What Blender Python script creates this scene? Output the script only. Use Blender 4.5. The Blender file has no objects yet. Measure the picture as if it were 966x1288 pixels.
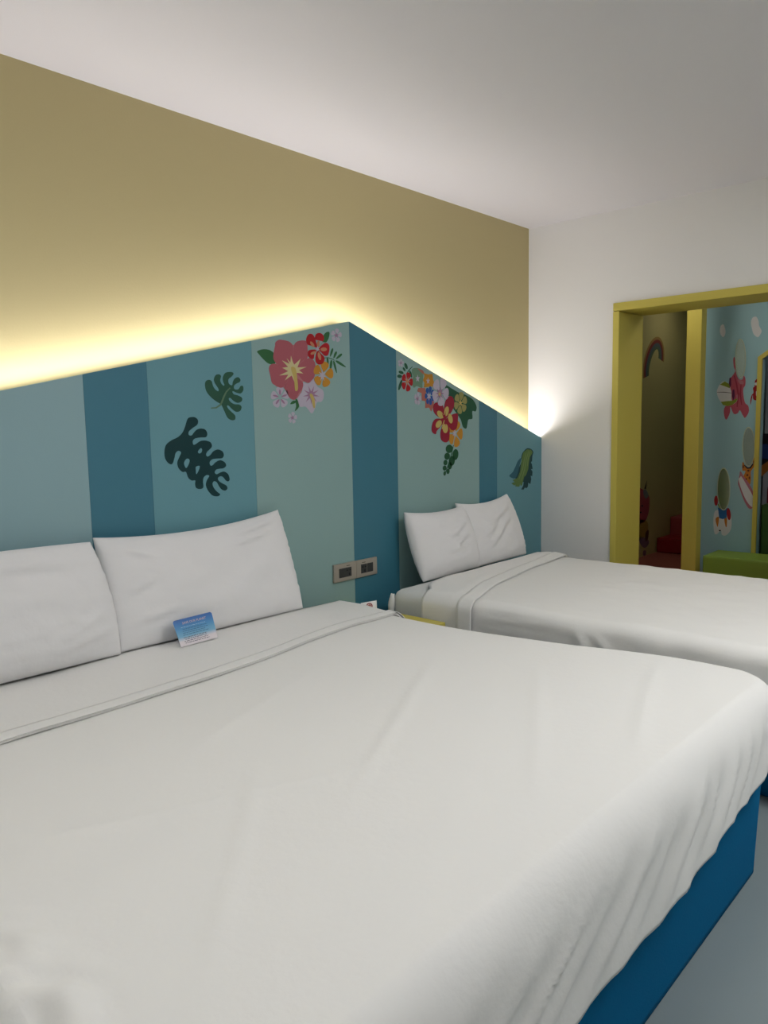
import bpy, bmesh, math, random
from mathutils import Vector, Matrix, noise

random.seed(7)
S = bpy.context.scene
COL = S.collection

# ------------------------------------------------------------------ camera
EYE = Vector((0.0, 0.0, 1.30))
YAW, PITCH, ROLL, FPX = 0.83292161, -0.11173883, -0.018549243, 964.617791


def cam_axes():
    cy, sy, cp, sp = math.cos(YAW), math.sin(YAW), math.cos(PITCH), math.sin(PITCH)
    f = Vector((sy * cp, cy * cp, sp))
    r = Vector((cy, -sy, 0))
    u = r.cross(f)
    cr, sr = math.cos(ROLL), math.sin(ROLL)
    return cr * r + sr * u, -sr * r + cr * u, f


AX_R, AX_U, AX_F = cam_axes()
cam = bpy.data.cameras.new('camera')
cam_o = bpy.data.objects.new('camera', cam)
COL.objects.link(cam_o)
cam.sensor_fit = 'VERTICAL'
cam.sensor_height = 36.0
cam.lens = FPX / 1288 * 36.0
cam.clip_start = 0.02
cam.clip_end = 60
m3 = Matrix((AX_R, AX_U, -AX_F)).transposed()
cam_o.matrix_world = Matrix.Translation(EYE) @ m3.to_4x4()
S.camera = cam_o

# ------------------------------------------------------------------ light
S.view_settings.view_transform = 'Standard'
S.view_settings.look = 'None'
S.view_settings.gamma = 1.0
S.view_settings.use_curve_mapping = False
S.view_settings.exposure = 0.0
w = bpy.data.worlds.new('world')
S.world = w
w.use_nodes = True
w.node_tree.nodes['Background'].inputs[0].default_value = (0.5, 0.55, 0.6, 1)
w.node_tree.nodes['Background'].inputs[1].default_value = 0.02
LED_POWER = 80.0          # radiance of the LED tape behind the headboard
LAMP_POWER = 17.0          # radiance of the unseen ceiling panels added over the room
ANNEX_POWER = 20.0          # radiance of the unseen lamps added in the play room

# ------------------------------------------------------------------ helpers


def lin(c):
    def f(v):
        v /= 255.0
        return v / 12.92 if v <= 0.04045 else ((v + 0.055) / 1.055) ** 2.4
    return (f(c[0]), f(c[1]), f(c[2]), 1.0)


MATS = {}


def mat(name, rgb, rough=0.6, bump=0.0, bscale=60.0, metal=0.0, var=0.0, spec=0.5, sheen=0.0):
    if name in MATS:
        return MATS[name]
    m = bpy.data.materials.new(name)
    m.use_nodes = True
    nt = m.node_tree
    b = nt.nodes['Principled BSDF']
    b.inputs['Base Color'].default_value = lin(rgb)
    b.inputs['Roughness'].default_value = rough
    b.inputs['Metallic'].default_value = metal
    b.inputs['Specular IOR Level'].default_value = spec
    if sheen:
        b.inputs['Sheen Weight'].default_value = sheen
    tc = nt.nodes.new('ShaderNodeTexCoord')
    if var:
        n = nt.nodes.new('ShaderNodeTexNoise')
        n.inputs['Scale'].default_value = 3.0
        n.inputs['Detail'].default_value = 4.0
        nt.links.new(tc.outputs['Object'], n.inputs['Vector'])
        mx = nt.nodes.new('ShaderNodeMix')
        mx.data_type = 'RGBA'
        c = lin(rgb)
        mx.inputs['A'].default_value = tuple(v * (1 - var) for v in c[:3]) + (1,)
        mx.inputs['B'].default_value = tuple(min(1, v * (1 + var)) for v in c[:3]) + (1,)
        nt.links.new(n.outputs['Fac'], mx.inputs['Factor'])
        nt.links.new(mx.outputs['Result'], b.inputs['Base Color'])
    if bump:
        n2 = nt.nodes.new('ShaderNodeTexNoise')
        n2.inputs['Scale'].default_value = bscale
        n2.inputs['Detail'].default_value = 5.0
        nt.links.new(tc.outputs['Object'], n2.inputs['Vector'])
        bp = nt.nodes.new('ShaderNodeBump')
        bp.inputs['Strength'].default_value = bump
        bp.inputs['Distance'].default_value = 0.01
        nt.links.new(n2.outputs['Fac'], bp.inputs['Height'])
        nt.links.new(bp.outputs['Normal'], b.inputs['Normal'])
    MATS[name] = m
    return m


def emit(name, rgb, strength):
    m = bpy.data.materials.new(name)
    m.use_nodes = True
    nt = m.node_tree
    nt.nodes.remove(nt.nodes['Principled BSDF'])
    e = nt.nodes.new('ShaderNodeEmission')
    e.inputs[0].default_value = (*rgb, 1)
    e.inputs[1].default_value = strength
    nt.links.new(e.outputs[0], nt.nodes['Material Output'].inputs[0])
    return m


def tag(o, label=None, cat=None, group=None, kind=None):
    if label:
        o['label'] = label
    if cat:
        o['category'] = cat
    if group:
        o['group'] = group
    if kind:
        o['kind'] = kind
    return o


WPOS = {}


def thing(name, loc, label, cat, group=None):
    o = bpy.data.objects.new(name, None)
    o.empty_display_size = 0.05
    COL.objects.link(o)
    o.location = loc
    WPOS[o.name] = Vector(loc)
    return tag(o, label, cat, group)


def build(name, bm, material, parent=None, smooth=False, label=None):
    """Link a bmesh given in world coordinates as one mesh object."""
    me = bpy.data.meshes.new(name)
    off = WPOS.get(parent.name, Vector()) if parent else Vector()
    if parent:
        bmesh.ops.translate(bm, verts=bm.verts, vec=-off)
    bmesh.ops.recalc_face_normals(bm, faces=bm.faces)
    bm.to_mesh(me)
    bm.free()
    if smooth:
        for p in me.polygons:
            p.use_smooth = True
    for m in (material if isinstance(material, (list, tuple)) else [material]):
        me.materials.append(m)
    o = bpy.data.objects.new(name, me)
    COL.objects.link(o)
    if parent:
        o.parent = parent
        WPOS[o.name] = off
    if label:
        o['label'] = label
    return o


def box_bm(x0, x1, y0, y1, z0, z1, bev=0.0, seg=2):
    bm = bmesh.new()
    bmesh.ops.create_cube(bm, size=1)
    for v in bm.verts:
        v.co = Vector((x0 + (v.co.x + .5) * (x1 - x0), y0 + (v.co.y + .5) * (y1 - y0), z0 + (v.co.z + .5) * (z1 - z0)))
    if bev:
        bmesh.ops.bevel(bm, geom=list(bm.edges), offset=bev, segments=seg, profile=0.5, affect='EDGES')
    return bm


def prism_bm(pts, axis, a0, a1):
    """Extrude a 2D outline. axis 'y': pts are (x,z); axis 'x': pts are (y,z)."""
    bm = bmesh.new()

    def P(p, a):
        return Vector((p[0], a, p[1])) if axis == 'y' else Vector((a, p[0], p[1]))
    f = [bm.verts.new(P(p, a0)) for p in pts]
    g = [bm.verts.new(P(p, a1)) for p in pts]
    bm.faces.new(f)
    bm.faces.new(list(reversed(g)))
    n = len(pts)
    for i in range(n):
        bm.faces.new((f[i], f[(i + 1) % n], g[(i + 1) % n], g[i]))
    return bm


def lerp(a, b, t):
    return a + (b - a) * t


def sstep(a, b, x):
    t = max(0.0, min(1.0, (x - a) / (b - a)))
    return t * t * (3 - 2 * t)


def interp(tab, x):
    if x <= tab[0][0]:
        return tab[0][1]
    for (x0, y0), (x1, y1) in zip(tab, tab[1:]):
        if x <= x1:
            t = (x - x0) / (x1 - x0)
            return lerp(y0, y1, t)
    return tab[-1][1]


def soft(tab, x, h=0.05):
    return sum(interp(tab, x + h * k) for k in (-1, -.5, 0, .5, 1)) / 5


# ------------------------------------------------------------------ materials
M_CEIL = mat('ceiling_paint', (232, 228, 230), 0.8, 0.03, 200)
M_WHITE = mat('white_wall_paint', (238, 236, 233), 0.7, 0.05, 160)
M_YWALL = mat('yellow_wall_paint', (200, 185, 136), 0.7, 0.05, 160)
M_FLOOR = mat('grey_floor', (128, 140, 142), 0.55, 0.04, 90, var=0.06)
M_FRAME = mat('yellow_door_paint', (205, 190, 86), 0.5, 0.03, 120)
M_SHEET = mat('white_cotton', (234, 233, 230), 0.9, 0.10, 55, sheen=0.15, spec=0.2)
M_PILLOW = mat('white_pillowcase', (230, 229, 229), 0.9, 0.10, 45, sheen=0.15, spec=0.2)
M_FITTED = mat('fitted_sheet_cotton', (222, 223, 220), 0.9, 0.08, 60, spec=0.2)
M_NAVY = mat('navy_upholstery', (0, 102, 150), 0.85, 0.10, 220, spec=0.1)
M_LIGHT = mat('pale_aqua_panel', (142, 174, 180), 0.5, 0.02, 120)
M_GREENISH = mat('pale_sage_panel', (140, 172, 170), 0.5, 0.02, 120)
M_MID = mat('mid_teal_panel', (100, 152, 163), 0.5, 0.02, 120)
M_DARK = mat('dark_teal_panel', (58, 118, 138), 0.5, 0.02, 120)

# ------------------------------------------------------------------ room shell
XR, YB, ZC = 4.31, 2.648, 2.51     # right wall, back wall, ceiling
XL, YF = -0.95, -2.3               # left wall and wall behind the camera
HB = 2.55                          # front of the headboard


def struct(name, bm, m, smooth=False):
    return tag(build(name, bm, m, None, smooth), kind='structure')


struct('floor', box_bm(XL, XR + 0.32, YF, YB, -0.1, 0.0), M_FLOOR)
struct('ceiling', box_bm(XL, XR, YF, YB, ZC, ZC + 0.1), M_CEIL)
struct('wall_back', box_bm(XL - 0.1, XR, YB, YB + 0.1, 0, ZC + 0.1), M_YWALL)
struct('wall_left', box_bm(XL - 0.1, XL, YF, YB, 0, ZC + 0.1), M_WHITE)
struct('wall_front', box_bm(XL - 0.1, XR, YF - 0.1, YF, 0, ZC + 0.1), M_WHITE)
# right wall with the doorway (opening y 0.90 .. 2.07, up to z 1.975)
struct('wall_right', box_bm(XR, XR + 0.32, 2.073, YB + .1, 0, 1.9865), M_WHITE)
struct('wall_right', box_bm(XR, XR + 0.32, YF, 0.867, 0, 1.9865), M_WHITE)
struct('wall_right', box_bm(XR, XR + 0.32, YF, YB + .1, 1.9865, ZC + .1), M_WHITE)

# yellow door lining: two jambs and a lintel, a touch proud of the white wall
t = thing('door_lining', (XR, 1.47, 0), 'yellow painted wooden lining around the doorway in the white wall', 'door frame')
build('jamb', box_bm(XR - 0.014, XR + 0.318, 2.034, 2.072, 0.0, 1.937, 0.002), M_FRAME, t)
build('jamb', box_bm(XR - 0.014, XR + 0.318, 0.868, 0.906, 0.0, 1.937, 0.002), M_FRAME, t)
build('lintel', box_bm(XR - 0.014, XR + 0.318, 0.868, 2.072, 1.940, 1.985, 0.002), M_FRAME, t)


# ------------------------------------------------------------------ tracing of flat painted motifs on real planes
def ray(px, py):
    return AX_R * ((px - 483) / FPX) + AX_U * (-(py - 644) / FPX) + AX_F


def hit_y(px, py, y):
    d = ray(px, py)
    p = EYE + d * ((y - EYE.y) / d.y)
    return (p.x, p.z)


def hit_x(px, py, x):
    d = ray(px, py)
    p = EYE + d * ((x - EYE.x) / d.x)
    return (p.y, p.z)


def spline(pts, n=5):
    out = []
    N = len(pts)
    for i in range(N):
        p0, p1, p2, p3 = (pts[(i + k - 1) % N] for k in range(4))
        for j in range(n):
            t = j / n
            t2, t3 = t * t, t * t * t
            out.append(tuple(0.5 * (2 * p1[a] + (p2[a] - p0[a]) * t + (2 * p0[a] - 5 * p1[a] + 4 * p2[a] - p3[a]) * t2
                                    + (3 * p1[a] - p0[a] - 3 * p2[a] + p3[a]) * t3) for a in (0, 1)))
    return out


def flat_shape(name, loops, plane, at, m, parent, layer=1, label=None):
    """A thin sticker: closed loops (first outer shapes, inner ones become holes) on plane 'y' or 'x'."""
    cu = bpy.data.curves.new(name, 'CURVE')
    cu.dimensions = '2D'
    cu.fill_mode = 'BOTH'
    for lp in loops:
        s = cu.splines.new('POLY')
        s.points.add(len(lp) - 1)
        for q, p in zip(s.points, lp):
            q.co = (p[0], p[1], 0, 1)
        s.use_cyclic_u = True
    cu.extrude = 0.0002 + 0.00035 * layer
    tmp = bpy.data.objects.new('tmp', cu)
    COL.objects.link(tmp)
    me = bpy.data.meshes.new_from_object(tmp.evaluated_get(bpy.context.evaluated_depsgraph_get()))
    bpy.data.objects.remove(tmp)
    bpy.data.curves.remove(cu)
    bm = bmesh.new()
    bm.from_mesh(me)
    bpy.data.meshes.remove(me)
    for v in bm.verts:
        a, b, c = v.co
        v.co = Vector((a, at - c, b)) if plane == 'y' else Vector((at - c, a, b))
    return build(name, bm, m, parent, False, label)


def blob(cx, cy, rx, ry, rot=0, n=20, a0=0, pinch=0.0):
    out = []
    cr, sr = math.cos(rot), math.sin(rot)
    for i in range(n):
        a = 2 * math.pi * i / n
        x, y = rx * math.cos(a), ry * math.sin(a)
        x *= 1 - pinch * (0.5 + 0.5 * y / ry)
        out.append((cx + cr * x - sr * y, cy + sr * x + cr * y))
    return out


def petals(cx, cy, rx, ry, n=5, start=-90, fat=0.62, inner=0.1):
    """n petal loops around a centre in image pixels; rx, ry squeeze the flower as it is drawn."""
    loops = []
    for k in range(n):
        a = math.radians(start + 360 * k / n)
        lp = []
        for j in range(14):
            b = 2 * math.pi * j / 14
            r = 0.55 + 0.45 * math.cos(b)
            s = fat * 0.52 * math.sin(b) * (0.55 + 0.45 * math.cos(b - 0.0) * 1.0 + 0.15)
            u = inner + (1 - inner) * r
            lp.append((cx + rx * (u * math.cos(a) - s * math.sin(a)), cy + ry * (u * math.sin(a) + s * math.cos(a))))
        loops.append(lp)
    return loops


def star(cx, cy, rx, ry, n, start=-90, waist=0.4):
    out = []
    for k in range(2 * n):
        a = math.radians(start + 180 * k / n)
        q = 1 if k % 2 == 0 else waist
        out.append((cx + rx * q * math.cos(a), cy + ry * q * math.sin(a)))
    return out


def stroke(pts, wdt):
    L, R = [], []
    n = len(pts)
    for i, p in enumerate(pts):
        a, b = pts[max(0, i - 1)], pts[min(n - 1, i + 1)]
        dx, dy = b[0] - a[0], b[1] - a[1]
        l = math.hypot(dx, dy) or 1
        ww = wdt * (0.6 + 0.4 * math.sin(math.pi * i / (n - 1)))
        L.append((p[0] - dy / l * ww, p[1] + dx / l * ww))
        R.append((p[0] + dy / l * ww, p[1] - dx / l * ww))
    return L + R[::-1]


# ------------------------------------------------------------------ headboard
PEAK = (2.588, 1.785)
def top_z(x):
    return PEAK[1] - (0.2226 * (PEAK[0] - x) if x < PEAK[0] else 0.3366 * (x - PEAK[0]))


head = thing('headboard', (1.9, HB, 0), 'tall gable topped headboard panelling in striped teal with flower and leaf motifs', 'headboard')
STR = [(-0.94, -0.30, M_MID), (-0.30, 0.02, M_GREENISH), (0.02, 0.36, M_DARK), (0.36, 1.283, M_LIGHT), (1.283, 1.529, M_DARK), (1.529, 2.014, M_MID),
       (2.014, 2.588, M_GREENISH), (2.588, 2.915, M_DARK), (2.915, 3.624, M_GREENISH), (3.624, 3.804, M_DARK), (3.804, 4.308, M_MID)]
for x0, x1, m in STR:
    a, b = x0 + 0.0004, x1 - 0.0004
    build('panel', prism_bm([(a, 0.0), (b, 0.0), (b, top_z(b)), (a, top_z(a))], 'y', HB, HB + 0.018), m, head)
bm = prism_bm([(-0.93, 0.02), (4.305, 0.02), (4.305, top_z(4.305) - 0.04), (2.588, 1.745), (-0.93, top_z(-0.93) - 0.04)], 'y', HB + 0.019, HB + 0.034)
build('backing_board', bm, mat('backing_board_grey', (150, 150, 148), 0.8), head)
for x in (0.0, 1.3, 2.588, 3.7):
    build('spacer_batten', box_bm(x - 0.03, x + 0.03, HB + 0.035, YB - 0.003, 0.1, top_z(x) - 0.15), mat('batten_wood', (170, 150, 120), 0.8), head)

# LED tape lying behind the top edge of the headboard, shining straight up
LED_M = emit('led_light', (0.985, 0.965, 1.0), LED_POWER)
LED_B = mat('led_tape_body', (220, 220, 215), 0.5)
led = thing('led_tape', (2.588, 2.61, 1.74), 'white light strip hidden behind the sloping top of the headboard', 'light strip')
for xa, xb in ((-0.92, 2.588), (2.588, 4.27)):
    bm = bmesh.new()
    y0, y1, d0, d1 = 2.573, 2.585, -0.012, -0.006
    vs = [bm.verts.new((x, y, top_z(x) + d)) for x in (xa, xb) for y in (y0, y1) for d in (d0, d1)]
    quads = ((0, 1, 3, 2), (4, 6, 7, 5), (0, 4, 5, 1), (2, 3, 7, 6), (0, 2, 6, 4), (1, 5, 7, 3))
    for q in quads:
        bm.faces.new([vs[i] for i in q])
    bm.faces.ensure_lookup_table()
    o = build('light_run', bm, [LED_B, LED_M], led)
    for p in o.data.polygons:
        if p.normal.z > 0.8:
            p.material_index = 1
    build('mounting_rail', prism_bm([(xa, top_z(xa) - 0.034), (xb, top_z(xb) - 0.034), (xb, top_z(xb) - 0.0125), (xa, top_z(xa) - 0.0125)], 'y', HB + 0.0185, HB + 0.037), LED_B, led)

# motif colours
def C(name, rgb):
    return mat('print_' + name, tuple(v * .86 for v in rgb), 0.6, spec=0.3)


PINK, PINK_L = C('coral_pink', (196, 104, 116)), C('light_coral', (208, 134, 140))
CREAM, MUST, RED = C('cream', (238, 226, 170)), C('mustard', (222, 156, 52)), C('red', (196, 30, 40))
PEACH, WHT, MAUVE = C('peach', (222, 150, 112)), C('white', (214, 204, 222)), C('mauve', (184, 140, 172))
GRN, GRN_D, PALEGRN = C('green', (58, 118, 70)), C('deep_green', (38, 96, 68)), C('sage', (124, 162, 134))
STAMEN = C('straw', (226, 200, 116))
BLUE, SALM, OLIVE = C('blue', (56, 100, 178)), C('salmon', (204, 122, 106)), C('olive_yellow', (176, 172, 104))
MAG = C('crimson', (172, 36, 62))


def ctx(x0, y0, s):
    return lambda lp: [hit_y(x0 + p[0] / s, y0 + p[1] / s, HB) for p in lp]


class Motif:
    """First shape becomes the part on the headboard, later ones its sub-parts."""
    def __init__(self, name, to, label, parent=head, plane='y', at=HB):
        self.name, self.to, self.label, self.root, self.parent, self.plane, self.at = name, to, label, None, parent, plane, at

    def add(self, name, loops, m, layer=1, smooth=False):
        lps = [self.to(spline(l) if smooth else l) for l in loops]
        nm = self.name if self.root is None else name
        o = flat_shape(nm, lps, self.plane, self.at, m, self.root or self.parent, layer, self.label if self.root is None else None)
        if self.root is None:
            self.root = o
        return self


A = ctx(318, 405, 7.431)
# leaves behind the flowers
mo = Motif('leaf_motif', A, 'single pointed green leaf left of the big pink hibiscus')
mo.add('', [[(40, 275), (90, 255), (150, 260), (195, 290), (210, 340), (205, 390), (150, 390), (100, 350), (60, 305)]], GRN, 1, True)
mo = Motif('leaf_motif', A, 'green leaf behind the red flower')
mo.add('', [[(655, 135), (680, 100), (714, 94), (712, 140), (690, 185), (665, 190), (640, 170)]], GRN, 1, True)
mo = Motif('fern_motif', A, 'small green fern sprig at the right of the pink hibiscus')
mo.add('', [stroke([(640, 340), (700, 333), (740, 345), (765, 360)], 4)], GRN, 1)
for cx, cy, rx, ry, rt in ((735, 285, 13, 42, .3), (768, 308, 14, 36, .4), (805, 322, 15, 38, .85), (822, 392, 15, 58, -1.0), (769, 420, 12, 62, -.25), (729, 408, 15, 55, .12), (700, 372, 12, 40, -.1)):
    mo.add('leaflet', [blob(cx, cy, rx, ry, rt, 12, 0, .5)], GRN, 1)
mo = Motif('leaf_motif', A, 'two small green leaves below the pink hibiscus')
mo.add('', [[(400, 715), (420, 735), (432, 780), (420, 810), (393, 832), (404, 790), (400, 750)]], GRN, 1, True)
mo.add('leaflet', [[(350, 768), (372, 738), (402, 738), (392, 760)]], GRN, 1, True)
# pink hibiscus
mo = Motif('hibiscus_motif', A, 'large coral pink hibiscus with a cream centre')
mo.add('', [[(225, 178), (300, 175), (378, 215), (450, 180), (505, 190), (505, 340), (560, 350), (580, 420), (570, 515), (530, 565), (468, 560), (460, 640), (400, 722), (335, 695), (285, 612), (215, 600), (165, 500), (160, 410), (215, 390), (190, 320)]], PINK_L, 1, True)
for lp in ([(212, 190), (250, 167), (330, 180), (367, 210), (376, 250), (370, 340), (355, 415), (285, 430), (213, 380), (190, 330), (200, 270), (208, 225)],
           [(384, 222), (410, 185), (460, 172), (507, 186), (510, 240), (512, 330), (470, 360), (425, 395), (368, 410), (376, 310)],
           [(490, 350), (540, 337), (575, 370), (585, 420), (575, 510), (545, 547), (520, 570), (475, 553), (430, 500), (385, 440), (430, 400)],
           [(352, 455), (415, 525), (466, 565), (463, 620), (430, 660), (400, 720), (370, 725), (335, 698), (322, 650), (292, 612), (325, 550)],
           [(345, 440), (290, 438), (215, 392), (165, 400), (150, 440), (165, 510), (180, 570), (225, 600), (265, 615), (298, 590), (332, 525)]):
    mo.add('petal', [lp], PINK, 2, True)
mo.add('flower_center', [[(355, 315), (372, 372), (385, 400), (445, 345), (415, 425), (500, 420), (430, 450), (470, 482), (405, 475), (388, 562), (362, 500), (298, 545), (330, 492), (245, 500), (328, 460), (275, 428), (328, 420), (270, 358), (342, 392), (315, 338), (350, 380)]], CREAM, 3)
mo.add('stamen', [[(355, 430), (385, 422), (402, 450), (412, 520), (420, 600), (415, 640), (395, 642), (390, 600), (382, 530)]], STAMEN, 4, True)
# red flower
mo = Motif('flower_motif', A, 'red five petal flower with peach petal hearts')
lps = [[(600, 240), (560, 225), (510, 210), (498, 160), (520, 115), (555, 115), (578, 150), (590, 195)],
       [(606, 240), (590, 190), (580, 140), (600, 106), (640, 108), (664, 145), (650, 190), (625, 220)],
       [(612, 256), (640, 220), (680, 195), (710, 215), (714, 260), (700, 310), (670, 315), (640, 285)],
       [(604, 268), (635, 295), (668, 335), (655, 385), (615, 398), (588, 370), (585, 320)],
       [(592, 262), (575, 300), (565, 345), (530, 335), (513, 305), (520, 268), (555, 258)]]
mo.add('', [spline(l) for l in lps], RED, 4)
for cx, cy, rx, ry, rt in ((553, 208, 13, 30, -.6), (610, 205, 13, 30, .15), (660, 256, 30, 18, 0), (620, 320, 14, 38, -.25), (562, 290, 27, 13, -.4)):
    mo.add('petal_heart', [blob(cx, cy, rx, ry, rt, 14)], PEACH, 5)
mo.add('flower_center', [star(601, 250, 26, 26, 6)], WHT, 6)
# orange flower
mo = Motif('flower_motif', A, 'small orange flower with a white star at the right of the pink hibiscus')
mo.add('', petals(657, 490, 95, 122, 5, -78, .95), MUST, 3)
mo.add('flower_center', [star(648, 500, 40, 55, 7)], WHT, 4)
# white flowers
mo = Motif('flower_motif', A, 'white flower with mauve lines below the left of the pink hibiscus')
mo.add('', petals(254, 705, 88, 102, 5, -20, .95), WHT, 1)
for k in range(5):
    a = math.radians(-20 + 72 * k)
    mo.add('petal_line', [blob(254 + 42 * math.cos(a), 705 + 48 * math.sin(a), 28, 9, a, 10)], MAUVE, 2)
mo = Motif('hibiscus_motif', A, 'white hibiscus with a mauve star below the pink hibiscus')
mo.add('', [[(462, 570), (520, 575), (560, 530), (600, 600), (655, 640), (662, 700), (640, 745), (600, 750), (575, 820), (550, 855), (515, 815), (490, 790), (440, 790), (418, 720), (430, 680), (462, 650)]], WHT, 1, True)
mo.add('flower_center', [star(545, 680, 78, 88, 9, -70, .35)], MAUVE, 2)
mo.add('stamen', [[(530, 680), (550, 672), (575, 720), (580, 795), (565, 800), (550, 740)]], STAMEN, 3, True)
for cx, cy, r, lb in ((370, 895, 48, 'tiny pale flower below the white hibiscus'), (780, 125, 56, 'tiny pale flower at the right end of the pink hibiscus group')):
    mo = Motif('flower_motif', A, lb)
    mo.add('', petals(cx, cy, r * .9, r * 1.15, 5, -80, .9), WHT, 1)
    mo.add('flower_center', [star(cx, cy, r * .45, r * .5, 5)], MAUVE, 2)

# monstera leaves
B = ctx(195, 455, 6.9615)
mo = Motif('monstera_motif', B, 'smaller green monstera leaf at the upper right of the dark one')
mo.add('', [[(575, 370), (540, 350), (490, 310), (450, 260), (437, 205), (445, 170), (470, 158), (495, 170), (507, 210), (525, 240), (550, 258), (557, 245), (545, 220), (525, 190), (515, 155), (530, 118), (558, 110), (577, 125), (570, 160), (580, 190), (600, 210), (607, 200), (595, 170), (595, 130), (620, 95), (670, 90), (687, 105), (670, 130), (645, 150), (642, 180), (655, 200), (675, 205), (680, 180), (695, 150), (725, 135), (747, 155), (740, 178), (715, 190), (695, 205), (690, 225), (700, 242), (730, 240), (750, 212), (770, 215), (772, 250), (750, 277), (715, 272), (685, 258), (677, 265), (690, 285), (725, 295), (760, 315), (758, 345), (725, 360), (690, 345), (660, 318), (645, 322), (655, 345), (690, 370), (735, 375), (757, 395), (745, 430), (710, 438), (675, 415), (645, 385), (630, 385), (640, 410), (670, 440), (700, 470), (700, 505), (670, 512), (635, 490), (610, 440), (590, 395)]], C('monstera_green', (48, 98, 78)), 1, True)
mo.add('leaf_rib', [stroke([(657, 228), (622, 265), (600, 310), (585, 350), (572, 378), (535, 403), (490, 406)], 8)], C('rib_green', (108, 142, 112)), 2)
mo = Motif('monstera_motif', B, 'large very dark green monstera leaf with three holes')
mo.add('', [spline(l, 4) for l in ([(262, 570), (280, 510), (300, 488), (345, 485), (375, 510), (370, 550), (330, 580), (297, 610), (295, 640), (320, 645), (340, 620), (365, 595), (400, 585), (440, 595), (457, 630), (445, 660), (400, 663), (350, 672), (330, 695), (335, 725), (355, 722), (395, 695), (440, 690), (485, 705), (498, 740), (480, 765), (455, 790), (447, 815), (460, 830), (485, 815), (510, 785), (550, 768), (590, 785), (602, 820), (585, 845), (540, 848), (500, 855), (478, 880), (485, 908), (505, 905), (530, 880), (570, 862), (610, 880), (622, 910), (600, 932), (565, 937), (535, 945), (522, 970), (540, 985), (570, 970), (605, 962), (640, 985), (653, 1030), (640, 1048), (620, 1040), (595, 1010), (570, 1003), (550, 1020), (560, 1045), (590, 1065), (625, 1085), (633, 1110), (615, 1128), (585, 1120), (560, 1090), (540, 1055), (515, 1047), (503, 1070), (515, 1105), (545, 1140), (570, 1160), (550, 1178), (505, 1172), (465, 1130), (445, 1080), (455, 1035), (475, 1000), (450, 993), (425, 1015), (420, 1050), (422, 1100), (395, 1115), (360, 1105), (350, 1070), (352, 1040), (320, 1040), (290, 1015), (270, 965), (240, 965), (205, 930), (195, 880), (215, 830), (228, 795), (205, 780), (180, 800), (168, 850), (150, 895), (120, 890), (90, 850), (82, 790), (95, 730), (140, 690), (200, 660), (240, 620)],
                                   [(255, 880), (275, 850), (300, 855), (300, 885), (275, 930), (258, 910)],
                                   [(358, 920), (390, 912), (385, 945), (362, 985), (357, 950)],
                                   [(375, 785), (400, 757), (412, 770), (405, 795), (385, 803)])], C('monstera_dark', (6, 62, 66)), 1)

# flower garland on the sage panel
G = ctx(490, 430, 7.158)
mo = Motif('leaf_motif', G, 'dark green lobed leaf behind the yellow green flower')
mo.add('', [[(500, 388), (560, 420), (620, 455), (690, 480), (750, 520), (782, 580), (775, 625), (745, 625), (745, 690), (710, 700), (700, 740), (690, 780), (660, 765), (640, 700), (600, 640), (570, 590), (565, 520), (520, 470)]], GRN_D, 1, True)
mo = Motif('fern_motif', G, 'dark green sprig behind the small red flower')
mo.add('', [stroke([(150, 290), (178, 250), (205, 222)], 4)], GRN_D, 1)
for cx, cy, rx, ry, rt in ((148, 218, 13, 30, -.35), (131, 247, 9, 20, -.5), (104, 275, 24, 13, .4), (90, 310, 22, 16, .1), (190, 290, 10, 34, -.3), (96, 388, 12, 50, .3)):
    mo.add('leaflet', [blob(cx, cy, rx, ry, rt, 12)], GRN_D, 1)
mo = Motif('flower_motif', G, 'tiny pale flower in the top left corner of the garland')
mo.add('', petals(101, 190, 26, 36, 5, -80, .9), WHT, 1)
mo.add('flower_center', [star(101, 190, 12, 17, 5)], MAUVE, 2)
mo = Motif('flower_motif', G, 'small red flower at the left end of the garland')
mo.add('', petals(157, 360, 52, 88, 5, -70, .95), RED, 2)
mo.add('flower_center', [star(157, 355, 30, 45, 5, -70, .3)], PEACH, 3)
mo = Motif('flower_motif', G, 'sage green flower of the garland')
mo.add('', [[(205, 242), (250, 235), (300, 262), (302, 320), (296, 375), (292, 415), (245, 398), (218, 412), (200, 365), (212, 310), (200, 280)]], PALEGRN, 1, True)
mo.add('petal', [[(250, 236), (300, 258), (312, 282), (300, 290), (270, 262)]], SALM, 2)
mo.add('flower_center', [star(252, 330, 22, 36, 5)], WHT, 2)
mo = Motif('flower_motif', G, 'mustard star flower of the garland')
mo.add('', [[(305, 280), (345, 292), (385, 288), (392, 340), (402, 372), (390, 402), (350, 405), (308, 412), (314, 370), (300, 345), (314, 310)]], MUST, 2)
mo.add('flower_center', [star(345, 352, 18, 32, 5)], WHT, 3)
mo = Motif('flower_motif', G, 'salmon star flower behind the blue flower')
mo.add('', [[(258, 415), (320, 415), (335, 500), (400, 540), (395, 585), (374, 628), (355, 592), (320, 597), (322, 535), (290, 528), (288, 462), (248, 445)]], SALM, 1)
mo = Motif('flower_motif', G, 'small white flower under the sage green flower')
mo.add('', petals(252, 512, 32, 58, 5, -80, .95), WHT, 2)
mo.add('flower_center', [star(250, 512, 16, 26, 5)], MAUVE, 3)
mo = Motif('flower_motif', G, 'small blue flower with a white centre')
mo.add('', petals(360, 485, 44, 86, 7, -80, .7), BLUE, 3)
mo.add('flower_center', [star(352, 490, 22, 40, 6)], WHT, 4)
mo = Motif('flower_motif', G, 'large white flower above the crimson hibiscus')
mo.add('', petals(455, 450, 76, 128, 5, -62, .98), WHT, 6)
mo.add('flower_center', [star(450, 465, 38, 62, 8)], MAUVE, 7)
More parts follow.
